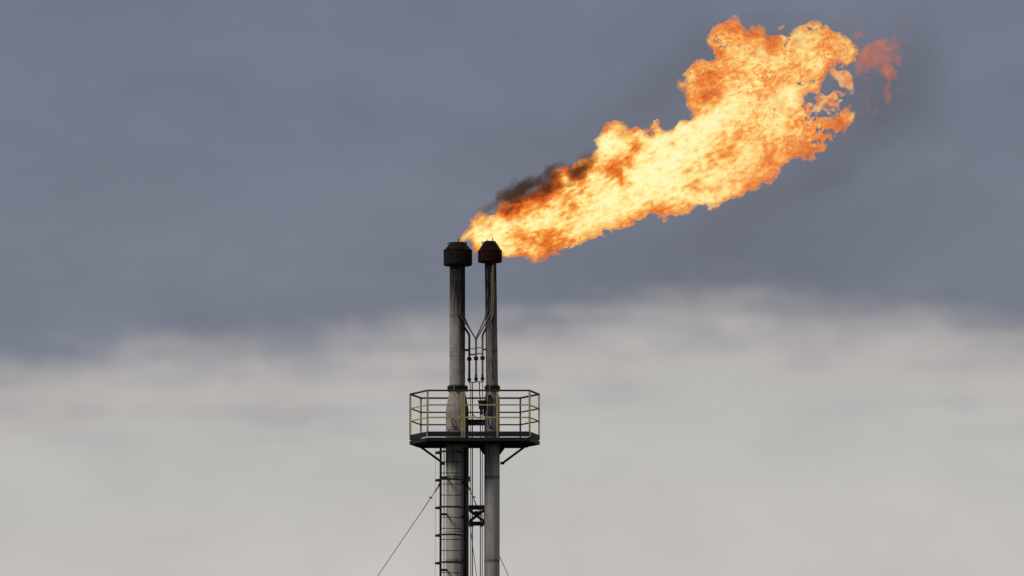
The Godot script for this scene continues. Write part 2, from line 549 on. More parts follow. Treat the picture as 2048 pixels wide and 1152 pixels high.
# ------------------------------------------------------------------ platform
func platform() -> void:
	var cx := at(949.3, 880).x
	var deck := at(0, 881.6).y
	var rail := at(0, 788.6).y
	var mid1 := at(0, 817.3).y
	var mid2 := at(0, 842.2).y
	var base := Vector3(cx, deck, 0)
	var t := thing("service_platform", "six-sided steel platform round both stacks, dark deck with worn yellow handrails", "platform", base)
	var corner := [Vector3(-1.605, 0, 0.02), Vector3(-1.16, 0, 1.0), Vector3(1.367, 0, 1.0), Vector3(1.605, 0, -0.02), Vector3(1.14, 0, -1.0), Vector3(-1.356, 0, -1.0)]
	var P := func(i: int, y: float, pull := 0.0) -> Vector3:
		var c: Vector3 = corner[i % 6]
		return Vector3(cx + c.x * (1.0 - pull), y, c.z * (1.0 - pull))
	# deck plate
	var st := begin()
	for k in 6:
		var a: Vector3 = P.call(k, deck, 0.01)
		var b: Vector3 = P.call(k + 1, deck, 0.01)
		var d := Vector3(0, -0.03, 0)
		var o := Vector3(cx, deck, 0)
		tri(st, o, b, a, Vector3.UP)
		tri(st, o + d, a + d, b + d, Vector3.DOWN)
		quad(st, a, b, b + d, a + d)
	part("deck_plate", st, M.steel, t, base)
	for k in 6:
		var front := k < 3
		var h := 0.095
		var a: Vector3 = P.call(k, deck - h * 0.5 - 0.004)
		var b: Vector3 = P.call(k + 1, deck - h * 0.5 - 0.004)
		part("deck_beam", beam(a, b, 0.05, h), M.steel, t, base)
		a = P.call(k, deck + 0.016 + 0.065, -0.004)
		b = P.call(k + 1, deck + 0.016 + 0.065, -0.004)
		part("toe_board", beam(a, b, 0.008, 0.13), M.slate, t, base)
		a = P.call(k, rail)
		b = P.call(k + 1, rail)
		part("top_rail", beam(a, b, 0.04, 0.042), M.rail, t, base)
		for y in [mid1, mid2]:
			a = P.call(k, y)
			b = P.call(k + 1, y)
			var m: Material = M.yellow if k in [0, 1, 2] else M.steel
			part("mid_rail", beam(a, b, 0.016, 0.034), m, t, base)
		a = P.call(k, deck + 0.02, -0.003)
		b = P.call(k, rail + 0.01, -0.003)
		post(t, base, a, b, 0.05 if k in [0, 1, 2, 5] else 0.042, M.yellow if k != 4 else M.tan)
	# posts along the long sides: a double one and a single one in front, one behind the left stack
	var zf := 1.004
	for px in [923.6, 928.6, 994.6]:
		var c := at(px, 840, zf).x
		post(t, base, Vector3(c, deck - 0.02, zf), Vector3(c, rail + 0.01, zf), 0.042 if px < 990 else 0.046, M.yellow)
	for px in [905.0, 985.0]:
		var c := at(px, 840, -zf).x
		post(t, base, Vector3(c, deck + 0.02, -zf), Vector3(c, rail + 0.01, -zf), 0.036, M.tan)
	# hatch frame of the ladder opening
	st = begin()
	var hp := [at(896, 862, 0.95), at(898, 859.6, 0.95), at(917, 859.6, 0.95), at(919, 862, 0.95)]
	tube(st, hp, 0.013, 6)
	part("hatch_bar", st, M.steel, t, base)
	# joists under the deck
	for z in [-0.5, 0.5]:
		part("joist", beam(Vector3(cx - 1.34, deck - 0.08, z), Vector3(cx + 1.34, deck - 0.08, z), 0.06, 0.09), M.steel, t, base)
	# raking braces down to the stacks
	var l := [at(841, 893.5), at(881, 922.5)]
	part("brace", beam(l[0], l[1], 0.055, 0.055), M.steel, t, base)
	var r := [at(1049.5, 893.5), at(1005.5, 926.0)]
	part("brace", beam(r[0], r[1], 0.055, 0.055), M.steel, t, base)
	part("brace_foot", beam(at(1000.5, 926.4), at(1009, 926.4), 0.09, 0.062), M.steel, t, base)
	part("brace_foot", beam(at(879.5, 926.5), at(890, 926.5), 0.09, 0.085), M.slate, t, base)

func post(t: Node3D, base: Vector3, a: Vector3, b: Vector3, w: float, m: Material) -> void:     # an angle iron on end
	var st := begin()
	bar(st, a, b, w, 0.008)
	bar(st, a + Vector3(w * 0.5 - 0.0035, 0, -0.003 - w * 0.5), b + Vector3(w * 0.5 - 0.0035, 0, -0.003 - w * 0.5), 0.007, w)
	part("post", st, m, t, base)

# ------------------------------------------------------------------ ladder
func ladder() -> void:
	var z := 0.52
	var top := at(0, 893, z).y
	var base := at(903, 1100, z)
	base.y = GROUND
	var t := thing("caged_ladder", "dark steel caged ladder up the front of the left stack, below the platform", "ladder", base)
	var xl := at(881.4, 900, z).x
	var xr := at(923.0, 900, z).x
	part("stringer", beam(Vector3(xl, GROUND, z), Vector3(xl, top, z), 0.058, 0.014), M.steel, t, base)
	part("stringer", beam(Vector3(xr, GROUND, z - 0.08), Vector3(xr, top, z - 0.08), 0.014, 0.05), M.steel, t, base)
	var step := 22.1 / 80.0
	var y := at(0, 901.5, z).y
	while y > 0.2:
		part("rung", rod(Vector3(xl, y, z - 0.005), Vector3(xr, y, z - 0.075), 0.0095, 8), M.steel, t, base)
		y -= step
	# hoops: from the left stringer, out to the left, round the climber and back to the right stringer
	y = at(0, 907.0, z).y
	var reach := at(870.5, 900, z).x
	var reach_r := at(926.0, 900, z).x
	var cxm := (reach + reach_r) * 0.5
	var rx := (reach_r - reach) * 0.5
	while y > 2.2:
		var st := begin()
		var pts := [Vector3(xl, y, z)]
		for k in 17:
			var a := PI - PI * k / 16.0
			pts.append(Vector3(cxm + cos(a) * rx, y, z + 0.12 + sin(a) * 0.5))
		pts.append(Vector3(xr, y, z - 0.08))
		for i in pts.size() - 1:
			bar(st, pts[i], pts[i + 1], 0.008, 0.044)
		part("hoop", st, M.steel, t, base)
		y -= 55.0 / 80.0
	var hi := at(0, 897, z).y
	for e in [[870.7, 0.125, 0.006, 0.03], [888.7, 0.0, 0.024, 0.006]]:
		var c := at(e[0], 900, z + e[1]).x
		var zz: float = z + e[1]
		if e[0] > 880.0:
			var q: float = (c - cxm) / rx
			zz = z + 0.12 + sqrt(maxf(0.0, 1.0 - q * q)) * 0.5 - 0.012
		part("cage_strap", beam(Vector3(c, 2.2, zz), Vector3(c, hi, zz), e[2], e[3]), M.steel, t, base)
	# stand-offs that hold it to the stack
	for py in [955, 1028.5, 1140]:
		part("standoff", beam(at(880, py, z - 0.02), at(893, py, z - 0.36), 0.03, 0.06), M.steel, t, base)
	for py in [965, 1033]:
		part("standoff", beam(at(923.2, py, z - 0.1), at(926.5, py, 0.25), 0.03, 0.06), M.steel, t, base)

# ------------------------------------------------------------------ pilot gas lines, conduits, junction box
func valve(parent: Node3D, off: Vector3, c: Vector3, r: float, h: float) -> void:
	var st := begin()
	var a := c - Vector3(0, h * 0.5, 0)
	lathe(st, a, a + Vector3(0, h, 0), [[0.0, 0.012], [0.0, r * 0.6], [h * 0.18, r * 0.9], [h * 0.3, r], [h * 0.45, r * 0.95], [h * 0.5, r * 0.72], [h * 0.55, r * 0.95], [h * 0.7, r], [h * 0.82, r * 0.9], [h, r * 0.6], [h, 0.012]], 16)
	part("union", st, M.steel, parent, off)

func piping() -> void:
	var z := 0.0
	var runs := [
		["pilot_pipe", "leftmost of the three upright pilot gas pipes, dark, bending up along the left stack", 938.6, [[938.6, 764, 0.0], [938.6, 669.5, 0.0], [929, 655, 0.08], [918.0, 634, 0.19], [917.6, 600, 0.215], [920, 560, 0.215], [921.0, 534, 0.215]], M.steel, 717.8, 759.0],
		["pilot_pipe", "middle of the three upright pilot gas pipes, galvanised, ending in a V of thin branches", 952.0, [[952.0, 764, 0.0], [952.0, 676, 0.0]], M.galvanised, 716.8, 758.0],
		["pilot_pipe", "rightmost of the three upright pilot gas pipes, bending up across the right stack", 965.0, [[965.0, 764, 0.0], [965.0, 669.5, 0.0], [972, 657, 0.08], [985.0, 634, 0.17], [987.0, 600, 0.17], [985.5, 530, 0.17]], M.galvanised, 716.2, 757.5],
	]
	for r in runs:
		var pts := []
		for p in r[3]:
			pts.append(at(p[0], p[1], p[2]))
		var base: Vector3 = pts[0]
		var t := thing(r[0], r[1], "gas pipe", base, "three pilot gas pipes between the stacks")
		var st := begin()
		tube(st, bent(pts, 0.06), 0.028, 10)
		part("pipe", st, r[4], t, base)
		valve(t, base, at(r[2], r[5], 0.0), 0.062, 0.095)
		valve(t, base, at(r[2], r[6], 0.0), 0.05, 0.08)
		part("coupling", rod(at(r[2], 748.5), at(r[2], 755), 0.03, 10), M.steel, t, base)
		if r[2] == 952.0:
			for b in [[[[952, 679, 0.0], [938, 655, 0.08], [920.8, 617, 0.205], [920.8, 590, 0.205]], M.tan], [[[951, 677, 0.03], [934, 650, 0.12], [919.0, 628, 0.21], [918.8, 606, 0.215]], M.galvanised],
					[[[952, 676, 0.0], [963, 652, 0.08], [971.0, 634, 0.14], [972, 618, 0.16]], M.galvanised], [[[953, 678, 0.03], [967, 654, 0.12], [982, 626, 0.185], [983.5, 600, 0.185], [983, 545, 0.185]], M.galvanised]]:
				var q := []
				for p in b[0]:
					q.append(at(p[0], p[1], p[2]))
				st = begin()
				tube(st, bent(q, 0.06), 0.018, 8)
				part("branch", st, b[1], t, base)
	# brackets that hold the pipes to the stacks
	for e in [["bracket", "short dark bracket from the left stack to the leftmost pilot pipe", 930.0, 937.0, 700.2, 0.055, M.steel, 0.0], ["bracket", "short dark bracket from the right stack to the rightmost pilot pipe", 967.0, 973.0, 698.8, 0.04, M.steel, 0.0],
			["tie_bar", "upper thin tie bar between left and middle pilot pipes", 940.5, 950.0, 697.6, 0.018, M.steel, 0.0], ["tie_bar", "upper thin tie bar between middle and right pilot pipes", 954.0, 963.5, 695.4, 0.018, M.steel, 0.0],
			["tie_bar", "lower thicker dark tie bar between left and middle pilot pipes", 940.5, 950.0, 709.2, 0.036, M.slate, 0.0], ["tie_bar", "lower pale tie bar between middle and right pilot pipes", 954.0, 963.5, 707.3, 0.03, M.galvanised, 0.0]]:
		var a := at(e[2], e[4], e[7])
		var t := thing(e[0], e[1], "bracket", a)
		part("plate", beam(a, at(e[3], e[4], e[7]), 0.03, e[5]), e[6], t, a)
	# tubes that feed them: bent below the unions and running down past the platform
	var feeds := [
		["feed_tube", "black feed tube down the gap, under the left and middle pilot pipes", [[[938.6, 761, 0], [938.8, 764.6, 0], [944.5, 764.8, 0], [944.8, 800, 0], [944.8, 900, 0], [945.0, 1180, 0]], [[951.0, 761, 0], [950.5, 764.6, 0], [944.5, 764.8, 0]]], 0.0135, M.steel],
		["feed_tube", "black feed tube down the gap, under the middle and right pilot pipes", [[[953.0, 761, 0], [954.0, 763.4, 0], [958.8, 763.8, 0], [958.8, 784, 0], [960.6, 800, 0], [960.8, 900, 0], [960.8, 1180, 0]], [[965.0, 761, 0], [964.5, 763.4, 0], [958.8, 763.8, 0]]], 0.0125, M.steel],
		["conduit", "thin brown conduit beside the left stack, left of the black feed tube", [[[938.4, 764, 0.05], [941.2, 774, 0.05], [941.4, 900, 0.05], [941.6, 1180, 0.05]]], 0.0095, M.tan],
		["conduit", "thin brown conduit beside the right stack, right of the black feed tube", [[[964.6, 764, 0.05], [965.2, 775, 0.05], [964.6, 900, 0.05], [964.8, 1180, 0.05]]], 0.0095, M.tan],
	]
	for f in feeds:
		var base := at(f[2][0][-1][0], f[2][0][-1][1])
		var t := thing(f[0], f[1], "tube" if f[0] == "feed_tube" else "conduit", base)
		for line in f[2]:
			var q := []
			for p in line:
				q.append(at(p[0], p[1], p[2]))
			q[-1].y = q[-1].y if line.size() < 4 else GROUND
			var st := begin()
			tube(st, bent(q, 0.04), f[3], 8)
			part("run", st, f[4], t, base)
	# added dark strip in place of the shade down the left stack's right edge
	var ct := at(932.2, 895, 0.27)
	var strip := thing("shade_strip", "added black strip standing in for the shade down the right of the left stack", "shade strip", Vector3(ct.x, GROUND, ct.z))
	var off := Vector3(ct.x, GROUND, ct.z)
	part("channel", beam(Vector3(ct.x, GROUND, 0.25), Vector3(ct.x, ct.y, 0.25), 0.10, 0.05), M.slate, strip, off)
	part("lip", beam(Vector3(ct.x - 0.056, GROUND, 0.262), Vector3(ct.x - 0.056, ct.y, 0.262), 0.012, 0.08), M.steel, strip, off)
	# junction box on the right stack
	var b := at(963.4, 818, 0.1)
	var box := thing("junction_box", "small dark red junction box with a flared hood, between the stacks above the railing", "junction box", b)
	var st := begin()
	bar(st, at(963.6, 818.0, 0.1), at(963.6, 805.5, 0.1), 0.155, 0.13)
	part("housing", st, M.rust, box, b)
	st = begin()
	var h0 := at(963.6, 806.5, 0.1)
	var h1 := at(963.6, 801.0, 0.1)
	var lo := [Vector3(-0.09, 0, -0.075), Vector3(0.09, 0, -0.075), Vector3(0.09, 0, 0.075), Vector3(-0.09, 0, 0.075)]
	for k in 4:
		var p: Vector3 = lo[k]
		var q: Vector3 = lo[(k + 1) % 4]
		quad(st, h1 + p * 1.14, h0 + p * 0.93, h0 + q * 0.93, h1 + q * 1.14)
	quad(st, h1 + lo[0] * 1.14, h1 + lo[1] * 1.14, h1 + lo[2] * 1.14, h1 + lo[3] * 1.14)
	quad(st, h0 + lo[3] * 0.93, h0 + lo[2] * 0.93, h0 + lo[1] * 0.93, h0 + lo[0] * 0.93)
	part("hood", st, M.steel, box, b)
	part("gland", rod(at(963.0, 818, 0.1), at(963.0, 830, 0.1), 0.036, 10), M.steel, box, b)
	part("gland", rod(at(967.8, 818, 0.1), at(967.8, 832, 0.1), 0.014, 8), M.steel, box, b)
	st = begin()
	var loop := []
	for k in 13:
		var a := k / 12.0
		loop.append(at(945.5 + 16.5 * a, 828.0 + 7.0 * sin(a * PI * 0.92) + 2.5 * a, 0.1))
	tube(st, loop, 0.0115, 8)
	part("looped_cable", st, M.steel, box, b)
	part("mounting_plate", beam(at(969, 810, 0.1), at(975, 810, 0.1), 0.05, 0.12), M.steel, box, b)

# ------------------------------------------------------------------ beams that tie the two stacks
func bracing() -> void:
	var a := at(934, 845)
	var t := thing("tie_beam", "thick dark beam tying the two stacks together just above the platform deck", "beam", a)
	part("web", beam(at(936, 844.8), at(971, 844.8), 0.09, 0.115), M.steel, t, a)
	part("flange_plate", beam(at(935.5, 839.8), at(970, 839.8), 0.14, 0.014), M.slate, t, a)
	part("flange_plate", beam(at(935.5, 850.0), at(970, 850.0), 0.14, 0.014), M.slate, t, a)
	var b := at(935, 1030)
	var x := thing("cross_brace", "dark X-braced steel frame between the two stacks near the photo's bottom", "bracing", b)
	part("chord", beam(at(933.0, 1015.0), at(971, 1015.0), 0.07, 0.115), M.steel, x, b)
	part("chord", beam(at(935.0, 1047.2), at(970.5, 1047.2), 0.07, 0.105), M.steel, x, b)
	part("diagonal", beam(at(938.5, 1020, 0.04), at(968.5, 1043, 0.04), 0.02, 0.07), M.steel, x, b)
	part("diagonal", beam(at(968.5, 1020, -0.01), at(938.5, 1043, -0.01), 0.02, 0.07), M.steel, x, b)
	part("gusset", beam(at(953.5, 1022, 0.02), at(953.5, 1034, 0.02), 0.12, 0.016), M.steel, x, b)
	for px in [936.3, 968.8]:
		part("end_post", beam(at(px, 1013), at(px, 1050), 0.035, 0.05), M.steel, x, b)
	for e in [[940.5, 1053.5], [945.0, 1053.0], [964.0, 1053.5]]:
		part("bolt", rod(at(e[0], 1050.5), at(e[0], e[1]), 0.03, 8), M.steel, x, b)

# ------------------------------------------------------------------ guy wires
func guys() -> void:
	for g in [["guy_wire", "guy wire running down to the left from behind the ladder", [879.5, 969.5, -0.05], Vector3(-0.678, 0, 0.2), 25.0], ["guy_wire", "guy wire running down to the right, passing behind the right stack", [934.0, 966.5, -0.25], Vector3(0.47, 0, -0.52), 30.0],
			["guy_wire", "steep guy wire in the gap between the stacks, below the cross brace", [930.0, 970.0, 0.28], Vector3(0.128, 0, 0.5), 0.0]]:
		var a := at(g[2][0], g[2][1], g[2][2])
		var e: Vector3 = Vector3(a.x, GROUND, a.z) + g[3] * a.y
		var t := thing(g[0], g[1], "guy wire", e, "guy wires of the flare")
		# steel ropes sag a little
		var pts := []
		for k in 13:
			var s := k / 12.0
			pts.append(a.lerp(e, s) - Vector3(0, 0.10 * sin(s * PI), 0))
		var st := begin()
		tube(st, pts, 0.0085, 6)
		part("rope", st, M.rope, t, e)
		var d := (e - a).normalized()
		if g[4] > 0.0:
			part("turnbuckle", rod(a + d * 0.02, a + d * 0.22, 0.016, 8), M.steel, t, e)
			part("rope_clip", beam(a + d * 0.42 + Vector3(0.05, 0.0, 0), a + d * 0.42 + Vector3(-0.03, 0.03, 0), 0.02, 0.03), M.steel, t, e)
			var tail := begin()
			tube(tail, [a + d * 0.4, a + d * 0.55 + Vector3(-0.012, -0.02, 0), a + d * 0.72 + Vector3(-0.02, -0.06, 0)], 0.007, 6)
			part("rope_tail", tail, M.rope, t, e)
		part("shackle", rod(a - d * 0.04 + Vector3(0, 0.05, 0), a + d * 0.05, 0.024, 8), M.steel, t, e)
	var c := at(937.8, 962, 0.05)
	var t := thing("anchor_plate", "small dark anchor plate beside the left stack that holds the right guy wire", "anchor plate", c)
	part("plate", beam(at(938.4, 953, -0.1), at(938.4, 963, -0.1), 0.045, 0.08), M.steel, t, c)
	part("arm", beam(at(934.0, 955, -0.1), at(938.4, 955, -0.1), 0.05, 0.03), M.steel, t, c)

# ------------------------------------------------------------------ the flame
# Its body: this outline (in photo pixels, given a rounded depth of its own), roughened by turbulence in all three directions.
const OUTLINE := [921, 472, 941, 437, 960, 421, 983, 424, 1001, 404, 1021, 397, 1041, 388, 1066, 384, 1081, 376, 1097, 362, 1102, 345, 1121, 331, 1137, 333, 1145, 342, 1150, 326, 1163, 314, 1184, 314, 1189, 303, 1187, 283, 1193, 269, 1212, 255, 1232, 251, 1245, 259, 1252, 271, 1270, 264, 1288, 266, 1302, 272, 1312, 249, 1322, 262, 1343, 260, 1355, 246, 1373, 244, 1388, 233, 1393, 220, 1379, 212, 1372, 172, 1376, 146, 1391, 127, 1423, 128, 1436, 118, 1434, 100, 1420, 80, 1429, 58, 1450, 43, 1474, 36, 1486, 50, 1493, 57, 1504, 45, 1528, 47, 1541, 60, 1566, 51, 1574, 64, 1582, 68, 1598, 57, 1633, 46, 1646, 60, 1676, 67, 1698, 79, 1712, 95, 1706, 114, 1692, 127, 1676, 119, 1660, 124, 1652, 146, 1642, 162, 1632, 174, 1617, 176, 1598, 184, 1604, 199, 1622, 214, 1636, 224, 1650, 237, 1676, 236, 1694, 224, 1706, 226, 1706, 236, 1688, 259, 1674, 273, 1646, 295, 1598, 312, 1575, 327, 1560, 339, 1531, 361, 1502, 377, 1488, 388, 1475, 402, 1460, 399, 1443, 416, 1425, 420, 1408, 417, 1370, 425, 1326, 430, 1300, 422, 1279, 431, 1250, 443, 1231, 455, 1212, 454, 1202, 466, 1189, 471, 1177, 471, 1166, 478, 1161, 487, 1139, 489, 1121, 494, 1101, 499, 1090, 511, 1079, 513, 1073, 521, 1064, 521, 1060, 513, 1041, 508, 1026, 511, 1015, 516, 1002, 508, 975, 500, 954, 503, 945, 500, 943, 488, 936, 477, 928, 479]
# places that burn cooler (+) or hotter (-): px, py, radius in px, how much
const SPOTS := [
	[1028, 412, 24, 0.75], [1008, 424, 12, 0.45], [1062, 398, 22, 0.5], [1090, 384, 22, 0.7], [1112, 366, 18, 0.55], [1150, 352, 22, 0.7], [1172, 338, 18, 0.65], [1196, 330, 18, 0.3], [1232, 346, 28, 0.6], [1272, 300, 14, 0.65], [1344, 296, 9, 0.35], [1256, 318, 10, 0.2],
	[1418, 172, 36, 0.4], [1404, 200, 24, 0.32], [1434, 200, 16, 0.25], [1448, 62, 28, 0.55], [1506, 76, 26, 0.55], [1540, 100, 24, 0.32], [1545, 72, 16, 0.3], [1680, 108, 18, 0.3], [1440, 105, 14, 0.35], [1628, 270, 40, 0.32], [1680, 248, 26, 0.4], [1575, 300, 28, 0.28], [1530, 330, 22, 0.18], [1480, 370, 18, 0.15],
	[1092, 486, 28, 0.5], [1052, 478, 22, 0.22], [1110, 478, 20, 0.25], [1040, 500, 16, 0.22], [1360, 412, 22, 0.22], [1320, 420, 18, 0.22], [1390, 380, 18, 0.2], [1420, 330, 18, 0.18], [1462, 318, 14, 0.22], [1146, 410, 16, 0.15],
	[1300, 330, 46, -0.08], [1370, 320, 54, -0.12], [1240, 400, 46, -0.1], [1420, 260, 36, -0.16], [1080, 440, 40, -0.12], [1215, 290, 22, -0.2], [1590, 200, 26, -0.22], [1570, 180, 24, -0.16], [1520, 92, 14, -0.2], [1620, 110, 26, -0.12], [1480, 240, 26, -0.12], [990, 452, 26, -0.12],
]
# places where it has burnt through: px, py, half width, half height, how deep
const HOLES := [[1489, 198, 10, 15, 0.9], [1540, 232, 14, 16, 0.75], [1545, 262, 12, 13, 0.7], [1499, 292, 6, 9, 1.0], [1614, 253, 7, 7, 1.0], [1641, 256, 9, 7, 1.0], [1492, 126, 16, 9, 0.75], [1574, 96, 6, 16, 0.75], [1596, 160, 18, 5, 0.85], [1455, 85, 12, 6, 0.9], [1476, 228, 10, 8, 0.5], [1505, 232, 5, 6, 0.6], [1627, 205, 14, 6, 0.7], [1658, 205, 8, 6, 0.6], [986, 420, 8, 8, 0.5], [938, 486, 8, 8, 0.6], [1075, 425, 8, 6, 0.3], [1630, 232, 14, 6, 0.5], [1668, 165, 4, 14, 0.6], [1650, 120, 8, 8, 0.3], [1520, 150, 16, 8, 0.6], [1535, 160, 10, 6, 0.6], [1528, 268, 20, 10, 0.6], [1548, 215, 14, 10, 0.7], [1520, 245, 10, 12, 0.6], [1600, 236, 16, 10, 0.6], [1640, 284, 20, 8, 0.5], [1660, 262, 16, 6, 0.7], [1560, 290, 14, 8, 0.5], [1470, 110, 14, 8, 0.6], [1580, 120, 8, 14, 0.6], [1618, 150, 12, 8, 0.5], [1560, 180, 12, 7, 0.4], [1480, 262, 8, 10, 0.5], [1440, 74, 8, 10, 0.5], [1625, 62, 14, 5, 0.5], [1560, 62, 10, 6, 0.6]]

const CELL := 0.0225
const COARSE := 0.08
const FLOW := 0.42                 # the direction it blows, upwards to the right

var f_lo: Vector3
var f_n: Vector3i
var f_poly := PackedVector2Array()
var f_sdf := PackedFloat32Array()
var f_sw := 0
var f_sh := 0
var n_shape: FastNoiseLite
var n_puff: FastNoiseLite
var n_fine: FastNoiseLite
var n_heat: FastNoiseLite
var n_lick: FastNoiseLite
var f_spots := []
var f_holes := []

func plane(px: float, py: float) -> Vector2:
	var p := at(px, py, 0.0)
	return Vector2(p.x, p.y)

func sd(poly: PackedVector2Array, p: Vector2) -> float:       # positive inside
	var best := 1e9
	var inside := false
	var n := poly.size()
	var j := n - 1
	for i in n:
		var a := poly[i]
		var b := poly[j]
		var e := b - a
		var w := p - a
		var q := w - e * clampf(w.dot(e) / e.dot(e), 0.0, 1.0)
		best = minf(best, q.length_squared())
		if (a.y > p.y) != (b.y > p.y) and p.x < e.x * (p.y - a.y) / e.y + a.x:
			inside = not inside
		j = i
	return sqrt(best) if inside else -sqrt(best)

func edge_at(x: float, y: float) -> float:
	var u := (x - f_lo.x) / COARSE
	var v := (y - f_lo.y) / COARSE
	var i := clampi(int(u), 0, f_sw - 2)
	var j := clampi(int(v), 0, f_sh - 2)
	u -= i
	v -= j
	var k := j * f_sw + i
	return lerpf(lerpf(f_sdf[k], f_sdf[k + 1], u), lerpf(f_sdf[k + f_sw], f_sdf[k + f_sw + 1], u), v)

# how far along it is, 0 at the burners and 1 at the far end
func along(x: float) -> float:
	return clampf((x + 1.3) / 10.0, 0.0, 1.0)

func middle(x: float, y: float) -> float:                      # the depth of its middle: it meanders
	var s := along(x)
	return -0.45 + s * 0.5 + 0.35 * sin(x * 0.9 + y * 0.7) * s

# smooth body: positive inside, metres
func body(x: float, y: float, z: float) -> float:
	var d := edge_at(x, y)
	var s := along(x)
	var r := lerpf(0.3, 1.05, smoothstep(0.0, 0.5, s)) - 0.45 * smoothstep(0.6, 1.0, s)
	var zz := absf(z - middle(x, y))
	if zz < r:
		return minf(d, r) - (r - sqrt(r * r - zz * zz))
	return minf(d, r) - r - (zz - r)

func density(x: float, y: float, z: float, f0: float, holes: Array) -> float:
	var u := x * 0.914 + y * 0.407
	var v := -x * 0.407 + y * 0.914
	var s := along(x)
	var f := f0 + n_shape.get_noise_3d(u * 0.8, v, z) * lerpf(0.13, 0.26, s)
	f -= (n_puff.get_noise_3d(u, v, z) + 0.15) * lerpf(0.06, 0.12, s)
	f += n_fine.get_noise_3d(u * 0.75, v, z) * 0.15
	if holes.size():
		# the holes are torn: their outlines wander and threads of flame still cross them
		var wx := n_shape.get_noise_3d(u * 3.1, v * 3.1, z * 0.8) * 0.24
		var wy := n_shape.get_noise_3d(u * 3.1, v * 3.1, z * 0.8 + 40.0) * 0.24
		var lace := n_lick.get_noise_3d(u * 0.75, v * 0.75, z * 0.6)
		for h in holes:
			var q: Vector2 = (Vector2(x + wx, y + wy) - h[0]) / h[1]
			var l := q.length_squared()
			if l < 2.8:
				f -= h[2] * (1.0 - l / 2.8) * (1.05 + lace * 2.0)
	return f

func heat(p: Vector3, cool: float, spots: Array) -> float:
	var u := p.x * 0.914 + p.y * 0.407
	var v := -p.x * 0.407 + p.y * 0.914
	var s := along(p.x)
	var t := 0.82 + 0.1 * smoothstep(0.1, 0.4, s) - 0.22 * smoothstep(0.52, 0.8, s)
	t += n_heat.get_noise_3d(u * 0.75, v, p.z) * 0.64
	t += n_lick.get_noise_3d(u * 0.5, v, p.z) * 0.54
	var dark := 0.0
	for e in spots:
		var l: float = (Vector2(p.x, p.y) - e[0]).length_squared() / e[1]
		if l < 4.0:
			dark += e[2] * exp(-l * 0.9) * (1.0 + 0.8 * n_heat.get_noise_3d(u * 1.6, v * 1.6, 5.0))
	t -= lerpf(0.27, 0.17, smoothstep(0.45, 0.75, s)) * smoothstep(0.26, -0.06, edge_at(p.x, p.y))
	t -= dark + cool
	return t if t > 0.34 else 0.34 - (0.34 - t) * (0.32 + 0.36 * clampf(dark - 0.2, 0.0, 0.5))

const RAMP := [[0.0, 130, 52, 22], [0.12, 188, 78, 24], [0.26, 228, 108, 32], [0.4, 247, 146, 54], [0.54, 254, 184, 92], [0.68, 255, 214, 122], [0.84, 255, 238, 152], [1.0, 255, 251, 176], [1.3, 255, 253, 200]]

func glow_colour(t: float) -> Color:
	for i in RAMP.size() - 1:
		if t < RAMP[i + 1][0]:
			var k: float = clampf((t - RAMP[i][0]) / (RAMP[i + 1][0] - RAMP[i][0]), 0.0, 1.0)
			return lin(lerpf(RAMP[i][1], RAMP[i + 1][1], k), lerpf(RAMP[i][2], RAMP[i + 1][2], k), lerpf(RAMP[i][3], RAMP[i + 1][3], k))
	return lin(RAMP[-1][1], RAMP[-1][2], RAMP[-1][3])

func near(all_: Array, c: Vector3) -> Array:
	var out := []
	for e in all_:
		var reach: float = 2.0 * sqrt(e[1]) + 0.15 if e[1] is float else 1.68 * maxf(e[1].x, e[1].y) + 0.35
		if (Vector2(c.x, c.y) - e[0]).length() < reach:
			out.append(e)
	return out

